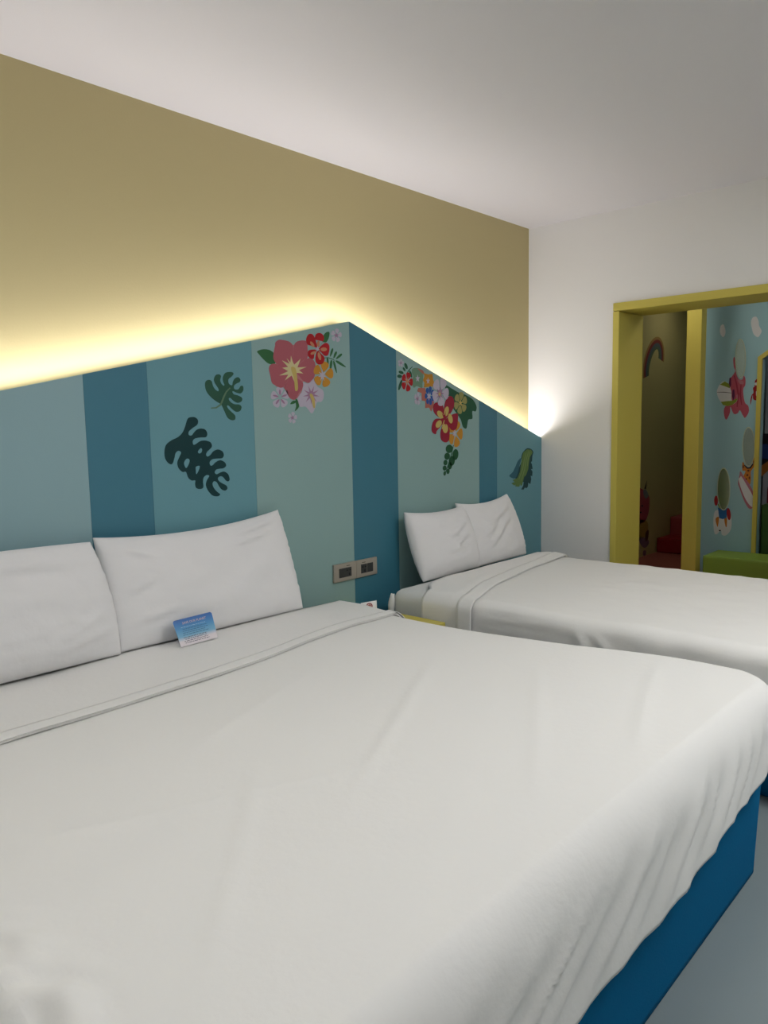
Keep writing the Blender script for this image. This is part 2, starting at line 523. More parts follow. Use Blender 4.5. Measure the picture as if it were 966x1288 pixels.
mo.add('stamen', [star(447, 470, 16, 28, 6)], STAMEN, 8)
mo = Motif('flower_motif', G, 'yellow green flower on the dark green leaf')
mo.add('', petals(638, 550, 60, 100, 6, -80, .85), OLIVE, 2)
mo.add('flower_center', [star(638, 550, 20, 32, 5)], STAMEN, 3)
mo = Motif('flower_motif', G, 'orange yellow flower below the crimson hibiscus')
mo.add('', petals(592, 826, 66, 124, 5, -70, 1.0), MUST, 2)
mo.add('flower_center', [star(585, 825, 20, 42, 6)], WHT, 3)
mo = Motif('hibiscus_motif', G, 'crimson hibiscus with a yellow centre')
for k, l in enumerate(([(490, 690), (430, 670), (394, 620), (400, 560), (430, 545), (470, 560), (488, 610)],
                               [(498, 690), (490, 620), (500, 540), (535, 490), (570, 505), (580, 570), (550, 640)],
                               [(505, 702), (550, 660), (608, 645), (614, 700), (600, 780), (560, 795), (525, 750)],
                               [(495, 712), (535, 770), (538, 840), (530, 890), (498, 905), (462, 875), (460, 800)],
                               [(485, 705), (460, 760), (425, 800), (412, 832), (380, 805), (382, 745), (405, 700), (440, 690)])):
    mo.add('petal', [spline(l)], MAG, 4 + k * .2)
for cx, cy, rx, ry, rt in ((455, 655, 24, 40, -.6), (510, 625, 20, 45, .2), (545, 690, 20, 45, -.2), (500, 780, 24, 42, 0), (440, 740, 24, 38, .5)):
    mo.add('petal_heart', [blob(cx, cy, rx, ry, rt, 14)], STAMEN, 5)
mo.add('flower_center', [star(494, 692, 42, 72, 7, -80, .3)], MAG, 6)
mo.add('stamen', [stroke([(490, 705), (480, 740), (470, 785)], 5)], STAMEN, 7)
mo = Motif('grape_leaf_motif', G, 'trail of round dark green leaves hanging below the garland')
mo.add('', [stroke([(575, 930), (560, 1000), (530, 1100), (500, 1190)], 4)], GRN_D, 1)
for cx, cy, rx, ry in ((537, 963, 32, 38), (592, 1015, 27, 50), (518, 1030, 25, 32), (560, 1072, 27, 45), (503, 1087, 18, 25), (543, 1117, 18, 32), (495, 1136, 17, 23), (526, 1166, 14, 24), (496, 1184, 11, 21)):
    mo.add('leaflet', [blob(cx, cy, rx, ry, .1, 16)], C('trail_green', (34, 92, 58)), 2)

# leaf bunch near the white wall
P4 = ctx(620, 540, 12.075)
mo = Motif('palm_leaf_motif', P4, 'bunch of olive and dark green feathered leaves near the white wall')
mo.add('', [[(470, 330), (520, 288), (580, 300), (612, 345), (600, 400), (560, 600), (540, 760), (440, 800), (340, 740), (430, 500), (430, 430), (445, 370)]], C('palm_dark', (28, 74, 78)), 1, True)
mo.add('leaflet', [[(430, 440), (380, 480), (345, 560), (300, 650), (250, 702), (280, 735), (330, 745), (365, 700), (400, 560)]], C('palm_blue', (56, 112, 130)), 2, True)
mo.add('leaflet', [[(600, 380), (570, 430), (545, 500), (530, 620), (500, 730), (470, 760), (462, 850), (430, 915), (465, 915), (482, 885), (510, 895), (530, 868), (533, 810), (568, 830), (580, 760), (573, 700), (595, 715), (600, 640), (575, 605), (602, 602), (590, 525), (562, 492), (592, 490)]], C('palm_dark', (28, 74, 78)), 2)
mo.add('leaflet', [[(460, 350), (520, 302), (580, 312), (600, 350), (562, 420), (545, 500), (535, 600), (500, 700), (472, 720), (440, 850), (420, 858), (414, 820), (400, 872), (340, 868), (345, 835), (325, 855), (280, 820), (330, 800), (300, 770), (370, 740), (410, 640), (430, 500), (440, 420)]], C('palm_olive', (108, 142, 78)), 3)
for l in ([(540, 330), (505, 450), (480, 600), (430, 780)], [(500, 360), (470, 480), (450, 600), (390, 760)], [(560, 340), (530, 460), (520, 560)]):
    mo.add('leaf_rib', [stroke(l, 6)], C('palm_light', (138, 166, 100)), 4)

# ------------------------------------------------------------------ sockets
M_PLATE = mat('brushed_champagne_metal', (178, 170, 158), 0.38, 0.05, 400, metal=0.55)
M_BLK = mat('socket_black', (50, 51, 50), 0.5)
M_HOLE = mat('socket_hole', (10, 10, 10), 0.8)


def text_bm(s, size, ext=0.0003):
    cu = bpy.data.curves.new('t', 'FONT')
    cu.body = s
    cu.size = size
    cu.extrude = ext
    cu.align_x = 'CENTER'
    cu.align_y = 'CENTER'
    cu.resolution_u = 2
    cu.offset = size * 0.025
    tmp = bpy.data.objects.new('tmp', cu)
    COL.objects.link(tmp)
    me = bpy.data.meshes.new_from_object(tmp.evaluated_get(bpy.context.evaluated_depsgraph_get()))
    bpy.data.objects.remove(tmp)
    bm = bmesh.new()
    bm.from_mesh(me)
    bpy.data.meshes.remove(me)
    return bm


def socket(x0, x1, z0, z1, kind, label):
    t = thing('wall_socket', ((x0 + x1) / 2, HB, z0), label, 'socket', 'wall sockets')
    y1, y0 = HB - 0.0003, HB - 0.0115
    build('cover_plate', box_bm(x0, x1, y0, y1, z0, z1, 0.0022, 2), M_PLATE, t)
    cx, cz = (x0 + x1) / 2, (z0 + z1) / 2 - 0.002
    if kind == 0:
        build('socket_module', box_bm(cx - 0.042, cx + 0.040, y0 - 0.0016, y0 + 0.001, cz - 0.022, cz + 0.022, 0.001, 1), M_BLK, t)
        hx = cx + 0.020
    else:
        build('socket_module', box_bm(cx - 0.042, cx - 0.0012, y0 - 0.0016, y0 + 0.001, cz - 0.022, cz + 0.022, 0.001, 1), M_BLK, t)
        build('blank_module', box_bm(cx + 0.0012, cx + 0.042, y0 - 0.0016, y0 + 0.001, cz - 0.022, cz + 0.022, 0.001, 1), M_BLK, t)
        hx = cx - 0.022
    for dx in (-0.010, 0.010):
        build('pin_slot', box_bm(hx + dx - 0.004, hx + dx + 0.004, y0 - 0.0022, y0 - 0.0012, cz + 0.007, cz + 0.012), M_HOLE, t)
    build('pin_slot', box_bm(hx - 0.002 + .004, hx + 0.003 + .004, y0 - 0.0022, y0 - 0.0012, cz - 0.016, cz - 0.004), M_HOLE, t)
    # small worn print above the module, illegible: four short bars
    bm = bmesh.new()
    for k in range(4):
        b2 = box_bm(hx - 0.012 + k * 0.0062, hx - 0.012 + k * 0.0062 + 0.0046, y0 - 0.0004, y0 + 0.0002, cz + 0.0285, cz + 0.0325)
        me = bpy.data.meshes.new('t')
        b2.to_mesh(me)
        bm.from_mesh(me)
        b2.free()
        bpy.data.meshes.remove(me)
    build('print_mark', bm, mat('print_grey', (92, 88, 82), 0.6), t)


sz0, sz1 = 0.5755, 0.6605
socket(2.4400, 2.5880, sz0, sz1, 0, 'left wall socket with one black module, on the pale sage stripe')
socket(2.5890, 2.7350, sz0, sz1, 1, 'right wall socket with two black modules, on the dark teal stripe')

# ------------------------------------------------------------------ draped cloth
def fbm(x, y, z=0.0, oct=3):
    s, a = 0.0, 1.0
    for k in range(oct):
        s += a * noise.noise(Vector((x, y, z)))
        x *= 2.03
        y *= 2.03
        a *= 0.5
    return s


def drape(x0, x1, foot, headf, ztop, r, rc, hem, fold, nx=70, ny=60, foot_drop=True, left_drop=True, right_drop=True, na=6, nv=14, rv=None, a0=0.0):
    """Cloth over a box: top grid with rounded foot corners, then skirts with folds.
    foot/headf: functions of x. x0,x1: outer planes of the sides."""
    rv = rv or r
    s0, k0 = math.sin(a0), math.cos(a0)
    bm = bmesh.new()
    xi0, xi1 = x0 + r, x1 - r
    cols = []
    nrm = {}
    edge = []
    c1 = xi1 - rc
    c0 = xi0 + rc
    for i in range(nx + 1):
        s = i / nx
        s = 0.5 - 0.5 * math.cos(math.pi * s) if foot_drop else s
        x = xi0 + (xi1 - xi0) * s
        yf = foot(x) + (r if foot_drop else 0)
        n = Vector((0, -1, 0))
        if foot_drop and x > c1 and right_drop:
            q = min(1.0, (x - c1) / rc)
            yf += rc - rc * math.sqrt(max(0, 1 - q * q))
            n = Vector((q, -math.sqrt(max(0, 1 - q * q)), 0))
        elif foot_drop and x < c0 and left_drop:
            q = min(1.0, (c0 - x) / rc)
            yf += rc - rc * math.sqrt(max(0, 1 - q * q))
            n = Vector((-q, -math.sqrt(max(0, 1 - q * q)), 0))
        yh = headf(x)
        col = []
        for j in range(ny + 1):
            u = j / ny
            u = u ** 1.25
            y = lerp(yf, yh, u)
            col.append(bm.verts.new((x, y, ztop(x, y))))
        nrm[i] = n
        cols.append(col)
    for i in range(nx):
        for j in range(ny):
            bm.faces.new((cols[i][j], cols[i + 1][j], cols[i + 1][j + 1], cols[i][j + 1]))
    # boundary chain
    chain = []
    if left_drop:
        chain += [(cols[0][j], Vector((-1, 0, 0))) for j in range(ny, 0, -1)]
    if foot_drop:
        chain += [(cols[i][0], nrm[i]) for i in range(nx + 1)]
    elif left_drop:
        chain += [(cols[0][0], Vector((-1, 0, 0)))]
    chains = []
    if foot_drop:
        if right_drop:
            chain += [(cols[nx][j], Vector((1, 0, 0))) for j in range(1, ny + 1)]
        chains = [chain]
    else:
        if left_drop:
            chains.append(chain)
        if right_drop:
            chains.append([(cols[nx][j], Vector((1, 0, 0))) for j in range(0, ny + 1)])
    for ch in chains:
        prev = None
        for v, n in ch:
            p = v.co.copy()
            hz = hem(p.x, p.y, n)
            col = [v]
            for k in range(1, na + 1):
                a = a0 + (math.pi / 2 - a0) * k / na
                col.append((p + n * r * (math.sin(a) - s0) / (1 - s0), rv * (k0 - math.cos(a)) / k0))
            D = p.z - hz
            for k in range(1, nv + 1):
                col.append((p + n * r, rv + (D - rv) * k / nv))
            row = [v]
            for q, d in col[1:]:
                z = p.z - d
                f = fold(q.x, q.y, z, n, d / max(D, 1e-4), d) * (1.0 if foot_drop else min(1.0, d / 0.05))
                row.append(bm.verts.new((q.x + n.x * f, q.y + n.y * f, z)))
            if prev:
                for k in range(len(row) - 1):
                    if prev[k] is row[k] or prev[k + 1] is row[k + 1]:
                        continue
                    bm.faces.new((prev[k], row[k], row[k + 1], prev[k + 1]))
            prev = row
    return bm


def solid(o, t, off=0):
    m = o.modifiers.new('thickness', 'SOLIDIFY')
    m.thickness = t
    m.offset = off
    return o


# ------------------------------------------------------------------ king size bed
bed = thing('bed', (1.39, 1.55, 0), 'large bed on a navy blue upholstered base, nearest the camera', 'bed')


def base_bm(x0, x1, y0, y1, z1, rc, taper):
    bm = bmesh.new()
    pts = []
    for (cx, cy, a0) in ((x1 - rc, y0 + rc, -90), (x1 - rc, y1 - rc, 0), (x0 + rc, y1 - rc, 90), (x0 + rc, y0 + rc, 180)):
        for k in range(9):
            a = math.radians(a0 + 90 * k / 8)
            pts.append((cx, cy, math.cos(a), math.sin(a)))
    rows = []
    for z, ins in ((0.004, taper), (0.02, taper * .95), (z1 * .5, taper * .5), (z1 - .02, 0.0), (z1, 0.006), (z1, 0.03)):
        row = []
        for cx, cy, c, s in pts:
            row.append(bm.verts.new((cx + (rc - ins) * c, cy + (rc - ins) * s, z)))
        rows.append(row)
    n = len(pts)
    for a, b in zip(rows, rows[1:]):
        for i in range(n):
            bm.faces.new((a[i], a[(i + 1) % n], b[(i + 1) % n], b[i]))
    bm.faces.new(rows[0])
    bm.faces.new(list(reversed(rows[-1])))
    return bm


def mattress_bm(x0, x1, y0, y1, z0, z1, r=0.05):
    return box_bm(x0, x1, y0, y1, z0, z1, r, 4)


build('base', base_bm(0.36, 2.300, 0.612, 2.50, 0.31, 0.07, 0.012), M_NAVY, bed, True)
build('mattress', mattress_bm(0.365, 2.215, 0.670, 2.53, 0.311, 0.504, 0.045), M_FITTED, bed, True)

RIDGES = [(t, w, a) for t, w, a in ((0.55, .05, .008), (0.72, .04, .010), (0.86, .03, .009), (0.97, .03, .013), (1.10, .045, .016), (1.26, .035, .011), (1.42, .06, .017),
                                   (1.62, .04, .009), (1.80, .06, .014), (2.02, .05, .010), (2.18, .04, .013), (2.42, .07, .010), (2.75, .10, .010), (3.2, .12, .010), (3.8, .15, .008))]


def duvet_hem(x, y, n):
    h = interp([(0.5, .262), (1.12, .268), (1.34, .272), (1.54, .270), (1.73, .283), (1.92, .312), (2.05, .316), (2.12, .325), (2.2, .372), (2.41, .385)], x)
    if n.x > .3:
        h = lerp(h, .38 + .01 * math.sin(y * 9), sstep(.3, 1, n.x))
    return h + 0.003 * fbm(x * 9, y * 9)


def duvet_fold(x, y, z, n, q, d):
    f = 0.010 * q + 0.004 * fbm(x * 6 + 3, y * 6, z * 8) * min(1, d / .05)
    if n.y < -0.3:
        t = (2.73 - x) / max(0.2, 1.16 - z)
        e = 0.72 * sstep(0.02, 0.15, d) * (1 - 0.6 * sstep(.65, 1.0, q))
        for ti, wi, ai in RIDGES:
            k = (t - ti) / wi
            k = k if k > 0 else k * 1.7
            f += ai * (1.5 if ti < 1.35 else 1.15) * math.exp(-k * k) * e
        f -= 0.006 * e
    else:
        f += 0.008 * math.sin(y * 22 + 2 * math.sin(y * 5)) * q
    return f


CREASES = [((1.02, 1.05), (1.95, 1.55), .014, .006), ((0.45, 1.45), (1.30, 1.10), .018, .005), ((1.25, .75), (2.1, 1.25), .018, .005), ((0.55, 0.85), (1.05, 1.35), .018, .005),
           ((1.6, .70), (2.25, .95), .02, .006), ((0.9, 1.5), (1.6, 1.75), .018, .004)]


def duvet_top(x, y):
    z = 0.536 - 0.010 * sstep(1.85, 2.3, x) * sstep(1.85, 2.2, y)
    z += 0.0035 * fbm(x * 2.2, y * 2.2, 1.7, 2)
    for (ax, ay), (bx, by), wd, h in CREASES:
        dx, dy = bx - ax, by - ay
        L2 = dx * dx + dy * dy
        t = ((x - ax) * dx + (y - ay) * dy) / L2
        if -0.1 < t < 1.1:
            s = ((x - ax) * -dy + (y - ay) * dx) / math.sqrt(L2)
            e = sstep(-.1, .25, t) * (1 - sstep(.75, 1.1, t))
            z += h * e * math.exp(-(s / wd) ** 2)
    # rumpled left edge near the camera
    z += 0.022 * sstep(0.50, 0.38, x) * (0.4 + noise.noise(Vector((x * 22 + y * 8, y * 15, 0)))) * sstep(1.30, 1.12, y) * sstep(.8, .95, y)
    return z


EDGE_SHIFT = [(.60, .06), (.81, .08), (1.055, .05), (1.264, -0.015), (1.5, -.065), (1.8, -.095), (2.0, -.080), (2.15, -.035), (2.3, -.03)]


def shape_edge(bm):
    for v in bm.verts:
        v.co.x += soft(EDGE_SHIFT, v.co.y, .1) * sstep(1.85, 2.33, v.co.x)
    return bm


dv = drape(0.295, 2.41, lambda x: 0.597, lambda x: 2.375, duvet_top, 0.065, 0.085, duvet_hem, duvet_fold, 150, 110, na=9, nv=20, rv=0.115, a0=0.32)
duvet = tag(solid(build('duvet', shape_edge(dv), M_SHEET, None, True), 0.006), 'smooth white duvet spread over the large near bed, its foot side in folds', 'duvet')

FOLD1 = [(0.4, 1.905), (1.3, 1.930), (1.55, 1.955), (1.85, 2.000), (2.1, 2.028), (2.41, 2.03)]


def band_top(off):
    def f(x, y):
        yf = soft(FOLD1, x)
        return duvet_top(x, y) + off + 0.003 * math.exp(-((y - 2.24) / .05) ** 2) * sstep(1.7, 2.1, x) + 0.0025 * fbm(x * 4, y * 7, 4.0, 2)
    return f


hem_side = lambda x, y, n: 0.40 + 0.02 * math.sin(y * 6)
fold_small = lambda x, y, z, n, q, d: 0.010 + 0.006 * q + 0.004 * math.sin(y * 24) * q
bb = drape(0.288, 2.417, lambda x: soft(FOLD1, x), lambda x: 2.385 + .008 * math.sin(x * 3 + 1), band_top(0.0085), 0.06, 0.05, hem_side, fold_small, 90, 26, foot_drop=False, na=9, nv=10, rv=0.112, a0=0.32)
band = solid(build('folded_band', shape_edge(bb), M_SHEET, duvet, True, 'turned back top of the duvet'), 0.006)
hs = drape(0.284, 2.421, lambda x: soft(FOLD1, x) - .004, lambda x: soft(FOLD1, x) + .050, band_top(0.0150), 0.058, 0.05, hem_side, lambda x, y, z, n, q, d: 0.014 + .006 * q + 0.004 * math.sin(y * 24) * q, 90, 6, foot_drop=False, na=9, nv=10, rv=0.110, a0=0.32)
solid(build('hem_strip', shape_edge(hs), M_SHEET, band, True), 0.0026)

# ------------------------------------------------------------------ single bed
bed2 = thing('bed', (3.3, 1.45, 0), 'narrower white bed beside the white wall, behind the large bed', 'bed')
build('base', base_bm(2.72, 3.90, 0.50, 2.40, 0.28, 0.06, 0.02), M_NAVY, bed2, True)
build('mattress', mattress_bm(2.690, 3.915, 0.485, 2.415, 0.281, 0.522, 0.05), M_FITTED, bed2, True)
bm = bmesh.new()    # sheet gathered in a tuck at the head corner of the mattress
prev = None
for i in range(13):
    t = i / 12
    row = []
    for j in range(7):
        a = math.radians(-100 + 200 * j / 6)
        rr = (0.013 + 0.004 * math.sin(6 * t)) * (0.6 + 0.4 * math.sin(math.pi * min(1, t * 1.2)))
        row.append(bm.verts.new((2.698 - rr * math.cos(a) - 0.012 * math.sin(3 * t), 2.405 + rr * math.sin(a), 0.500 - 0.16 * t)))
    if prev:
        for k in range(6):
            bm.faces.new((prev[k], prev[k + 1], row[k + 1], row[k]))
    prev = row
solid(build('sheet_tuck', bm, M_FITTED, bed2, True), 0.004)


def d2_top(x, y):
    z = 0.536 + 0.004 * fbm(x * 3, y * 3, 9.1, 2)
    z += 0.007 * max(0, fbm(x * 8 + 4, y * 8, 2.1, 2)) * sstep(1.9, 1.6, y)
    return z


def d2_fold(x, y, z, n, q, d):
    f = 0.006 * q + 0.004 * fbm(y * 7, z * 9, 3.3)
    if n.x < -.5:
        f += 0.016 * math.exp(-((y - 1.42 - .5 * (z - .5)) / .018) ** 2) * sstep(.02, .09, d)
        f += 0.011 * math.exp(-((y - 1.36 - 1.1 * (z - .5)) / .02) ** 2) * sstep(.02, .09, d)
        f += 0.006 * math.exp(-((y - 1.08) / .025) ** 2) * sstep(.01, .09, d)
        f += 0.0035 * math.sin(z * 150 + 7 * y) * math.exp(-((y - 1.72) / .12) ** 2)
    return f


d2 = drape(2.668, 3.935, lambda x: 0.45, lambda x: interp([(2.6, 2.165), (2.70, 2.175), (2.84, 2.30), (3.0, 2.32), (3.9, 2.33)], x), d2_top, 0.055, 0.07,
           lambda x, y, n: 0.24 + 0.01 * math.sin(7 * y), d2_fold, 80, 90, na=6, nv=16)
duvet2 = tag(solid(build('duvet', d2, M_SHEET, None, True), 0.006), 'white duvet on the narrower bed next to the white wall', 'duvet')
FOLD2 = [(2.66, 1.895), (2.75, 1.925), (2.95, 2.00), (3.2, 2.055), (3.5, 2.105), (3.77, 2.135), (3.94, 2.155)]
HEAD2 = [(2.6, 2.160), (2.70, 2.170), (2.84, 2.295), (3.0, 2.315), (3.9, 2.325)]


def b2_top(off):
    def f(x, y):
        return d2_top(x, y) + off + 0.004 * math.exp(-((y - soft(FOLD2, x) - .12) / .03) ** 2) + .008 * sstep(3.6, 3.8, x) * math.exp(-((y - 2.22) / .06) ** 2)
    return f


b2 = drape(2.661, 3.941, lambda x: soft(FOLD2, x), lambda x: soft(HEAD2, x), b2_top(0.0085), 0.052, 0.05, lambda x, y, n: 0.25, lambda x, y, z, n, q, d: 0.008 + .010 * q + 0.007 * math.sin(y * 45 + z * 20) * q * q, 60, 24, foot_drop=False, na=6, nv=14)
band2 = solid(build('folded_band', b2, M_SHEET, duvet2, True, 'turned back top of the duvet'), 0.006)
h2 = drape(2.657, 3.945, lambda x: soft(FOLD2, x) - .004, lambda x: soft(FOLD2, x) + .075, b2_top(0.0140), 0.050, 0.05, lambda x, y, n: 0.25, lambda x, y, z, n, q, d: 0.013 + .012 * q + 0.007 * math.sin(y * 45 + z * 20) * q * q, 60, 6, foot_drop=False, na=6, nv=14)
solid(build('hem_strip', h2, M_SHEET, band2, True), 0.0022)


# ------------------------------------------------------------------ pillows
def pillow(name, TL, TR, BR, BL, front, back, sag, label, group, seed, nu=56, nv=40, pw=2.6, pe=0.52, creases=(), seam=0.0):
    TL, TR, BR, BL = map(Vector, (TL, TR, BR, BL))
    N = (TR - TL).cross(BL - TL).normalized()
    if N.y > 0:
        N = -N
    bm = bmesh.new()

    def ctr(u, v):
        p = TL * ((1 - u) * (1 - v)) + TR * (u * (1 - v)) + BL * ((1 - u) * v) + BR * (u * v)
        U = (TR - TL).normalized()
        V = (TL - BL).normalized()
        pu, pv = 4 * u * (1 - u), 4 * v * (1 - v)
        p -= V * (sag[0] * pu * (1 - v))
        p -= U * (sag[1] * pv * u)
        p += V * (sag[2] * pu * v)
        p += U * (sag[3] * pv * (1 - u))
        return p

    def side(sgn, amp):
        g = []
        for i in range(nu + 1):
            u = 0.5 - 0.5 * math.cos(math.pi * i / nu)
            u = lerp(i / nu, u, .6)
            row = []
            for j in range(nv + 1):
                v = 0.5 - 0.5 * math.cos(math.pi * j / nv)
                v = lerp(j / nv, v, .6)
                a, b = abs(2 * u - 1), abs(2 * v - 1)
                f = (max(0, 1 - a ** pw) * max(0, 1 - b ** pw)) ** pe
                e = min(1, 6 * min(u, 1 - u, v, 1 - v))
                wr = 0.009 * fbm(u * 5 + seed, v * 5, seed * 1.7, 3) * e
                # short gathers running in from the rim
                rim = math.exp(-min(u, 1 - u) / .06) * noise.noise(Vector((seed, v * 26, 2))) + math.exp(-min(v, 1 - v) / .06) * noise.noise(Vector((u * 26, seed, 5)))
                wr += 0.007 * rim * min(1, f * 4)
                for (au, av), (bu, bv), wd, h in creases:
                    dx, dy = bu - au, bv - av
                    L2 = dx * dx + dy * dy
                    t = ((u - au) * dx + (v - av) * dy) / L2
                    if 0 < t < 1:
                        s = ((u - au) * -dy + (v - av) * dx) / math.sqrt(L2)
                        k = s / wd
                        wr += h * 1.6 * math.sin(math.pi * t) * (math.exp(-k * k) - .7 * math.exp(-(k - 1.6) ** 2)) * (e if sgn > 0 else 0)
                row.append(bm.verts.new(ctr(u, v) + N * (sgn * amp * f + sgn * 0.002 + wr * (1 if sgn > 0 else .5))))
            g.append(row)
        for i in range(nu):
            for j in range(nv):
                q = (g[i][j], g[i + 1][j], g[i + 1][j + 1], g[i][j + 1])
                bm.faces.new(q if sgn > 0 else q[::-1])
        return g
    ga, gb = side(1, front), side(-1, back)
    ring = lambda g: [g[i][0] for i in range(nu)] + [g[nu][j] for j in range(nv)] + [g[i][nv] for i in range(nu, 0, -1)] + [g[0][j] for j in range(nv, 0, -1)]
    ra, rb = ring(ga), ring(gb)
    n = len(ra)
    for i in range(n):
        bm.faces.new((ra[i], ra[(i + 1) % n], rb[(i + 1) % n], rb[i]))
    o = build(name, bm, M_PILLOW, None, True)
    return tag(o, label, 'pillow', group)


pillow('pillow', (0.40, 2.465, 0.915), (1.225, 2.455, 0.930), (1.262, 2.360, 0.551), (0.40, 2.36, 0.551), 0.085, 0.050, (-.012, -.018, .0, 0), 'wide white pillow at the left edge of the large bed, cut by the frame', 'pillows on the large bed', 1.3, pe=.42,
       creases=(((.98, .55), (.75, .8), .03, .008), ((.55, .12), (.9, .2), .05, .006), ((.7, .9), (.98, .75), .03, .006)))
pillow('pillow', (1.262, 2.505, 0.935), (2.090, 2.510, 0.955), (2.095, 2.375, 0.548), (1.262, 2.38, 0.548), 0.070, 0.040, (.030, .000, .0, .0), 'wide white pillow with the blue card leaning on it', 'pillows on the large bed', 5.2, pe=.42,
       creases=(((.02, .55), (.22, .42), .02, .008), ((.03, .8), (.3, .7), .03, .007), ((.66, .14), (.98, .05), .03, .010), ((.6, .24), (.9, .16), .025, .007), ((.1, .12), (.25, .25), .03, .006), ((.92, .4), (.99, .9), .03, .006)))
pillow('pillow', (2.888, 2.490, 0.868), (3.350, 2.475, 0.862), (3.395, 2.395, 0.527), (2.905, 2.385, 0.524), 0.072, 0.055, (.018, -.014, .0, -.014), 'small square white pillow at the left of the narrower bed', 'pillows on the narrower bed', 8.1, 40, 36, pe=.42,
       creases=(((.45, .45), (.85, .2), .04, .011), ((.5, .6), (.8, .42), .03, .010), ((.35, .65), (.7, .62), .03, .008)))
pillow('pillow', (3.352, 2.520, 0.872), (3.850, 2.515, 0.885), (3.905, 2.415, 0.525), (3.408, 2.42, 0.520), 0.060, 0.030, (.026, -.014, .0, .0), 'small square white pillow at the right of the narrower bed, tucked behind its neighbour', 'pillows on the narrower bed', 3.9, 40, 36, pe=.42,
       creases=(((.2, .75), (.8, .25), .04, .011), ((.35, .35), (.85, .12), .04, .010), ((.15, .6), (.4, .4), .03, .008)))

# ------------------------------------------------------------------ blue card
card = thing('message_card', (1.53, 2.30, 0.55), 'small blue printed card with rounded corners leaning on the white pillow', 'card')
CM = Matrix.Translation((1.512, 2.266, 0.553)) @ Matrix.Rotation(math.radians(-1), 4, 'Z') @ Matrix.Rotation(math.radians(-23), 4, 'X') @ Matrix.Rotation(math.radians(-1.2), 4, 'Y')
mcard = bpy.data.materials.new('card_print')
mcard.use_nodes = True
nt = mcard.node_tree
bs = nt.nodes['Principled BSDF']
bs.inputs['Roughness'].default_value = 0.35
uvn = nt.nodes.new('ShaderNodeAttribute')
uvn.attribute_name = 'card_height'
rp = nt.nodes.new('ShaderNodeValToRGB')
rp.color_ramp.elements[0].position = 0.18
rp.color_ramp.elements[0].color = lin((226, 218, 222))
rp.color_ramp.elements[1].position = 1.0
rp.color_ramp.elements[1].color = lin((40, 96, 168))
e = rp.color_ramp.elements.new(0.34)
e.color = lin((120, 176, 206))
e = rp.color_ramp.elements.new(0.62)
e.color = lin((76, 146, 196))
e = rp.color_ramp.elements.new(0.86)
e.color = lin((52, 116, 184))
nt.links.new(uvn.outputs['Fac'], rp.inputs[0])
nt.links.new(rp.outputs[0], bs.inputs['Base Color'])
CW, CH = 0.160, 0.095
pts = []
for cx, cz, a0 in ((CW / 2 - .006, .002, -90), (CW / 2 - .008, CH - .008, 0), (-CW / 2 + .008, CH - .008, 90), (-CW / 2 + .006, .002, 180)):
    rr = .008 if cz > .05 else .002
    for k in range(5):
        a = math.radians(a0 + 22.5 * k)
        pts.append((cx + rr * math.cos(a), cz + rr * math.sin(a)))
bm = prism_bm(pts, 'y', -0.0006, 0.0006)
lay = bm.verts.layers.float.new('card_height')
for v in bm.verts:
    v[lay] = v.co.z / CH
bm.faces.ensure_lookup_table()
bmesh.ops.triangulate(bm, faces=[f for f in bm.faces if len(f.verts) > 4])
bm.transform(CM)
build('card_sheet', bm, mcard, card)
tb = text_bm('SAVE OUR PLANET', 0.0115)
tb.transform(CM @ Matrix.Translation((0.002, -0.0010, CH - 0.016)) @ Matrix.Rotation(math.radians(90), 4, 'X'))
build('card_title', tb, mat('print_white', (240, 244, 248), 0.5), card)
rnd = random.Random(3)
MT, MTL = mat('print_ink', (92, 92, 110), 0.6), mat('print_pale_line', (190, 222, 236), 0.6)


def small_print(rows, z_start, dz, hgt, m, nm):
    bm = bmesh.new()
    for k in range(rows):
        z = z_start - k * dz
        x = -0.058 + rnd.random() * .008
        xe = 0.056 - rnd.random() * .02
        while x < xe:
            wl = 0.004 + rnd.random() * .009
            q = [bm.verts.new((a, -0.0009, b)) for a, b in ((x, z), (min(x + wl, xe), z), (min(x + wl, xe), z + hgt), (x, z + hgt))]
            bm.faces.new(q)
            x += wl + .0022
    bm.transform(CM)
    build(nm, bm, m, card)


small_print(1, CH - 0.030, .006, .0010, MTL, 'card_line')
small_print(4, CH - 0.038, .0068, .0018, mat('print_slate', (48, 92, 128), 0.6), 'card_text')
small_print(4, CH - 0.068, .0062, .0022, MT, 'card_text')

# ------------------------------------------------------------------ bedside table and packet
nsd = thing('bedside_table', (2.535, 2.29, 0), 'narrow yellow bedside table between the two beds', 'bedside table')
build('top', box_bm(2.445, 2.622, 2.030, 2.545, 0.413, 0.435, 0.003), M_FRAME, nsd)
for xa in (2.450, 2.599):
    build('side_panel', box_bm(xa, xa + 0.018, 2.05, 2.54, 0.0, 0.4125), M_FRAME, nsd)
build('shelf', box_bm(2.4685, 2.5985, 2.09, 2.53, 0.16, 0.178), M_FRAME, nsd)
build('back_panel', box_bm(2.4685, 2.5985, 2.531, 2.54, 0.0, 0.4125), M_FRAME, nsd)

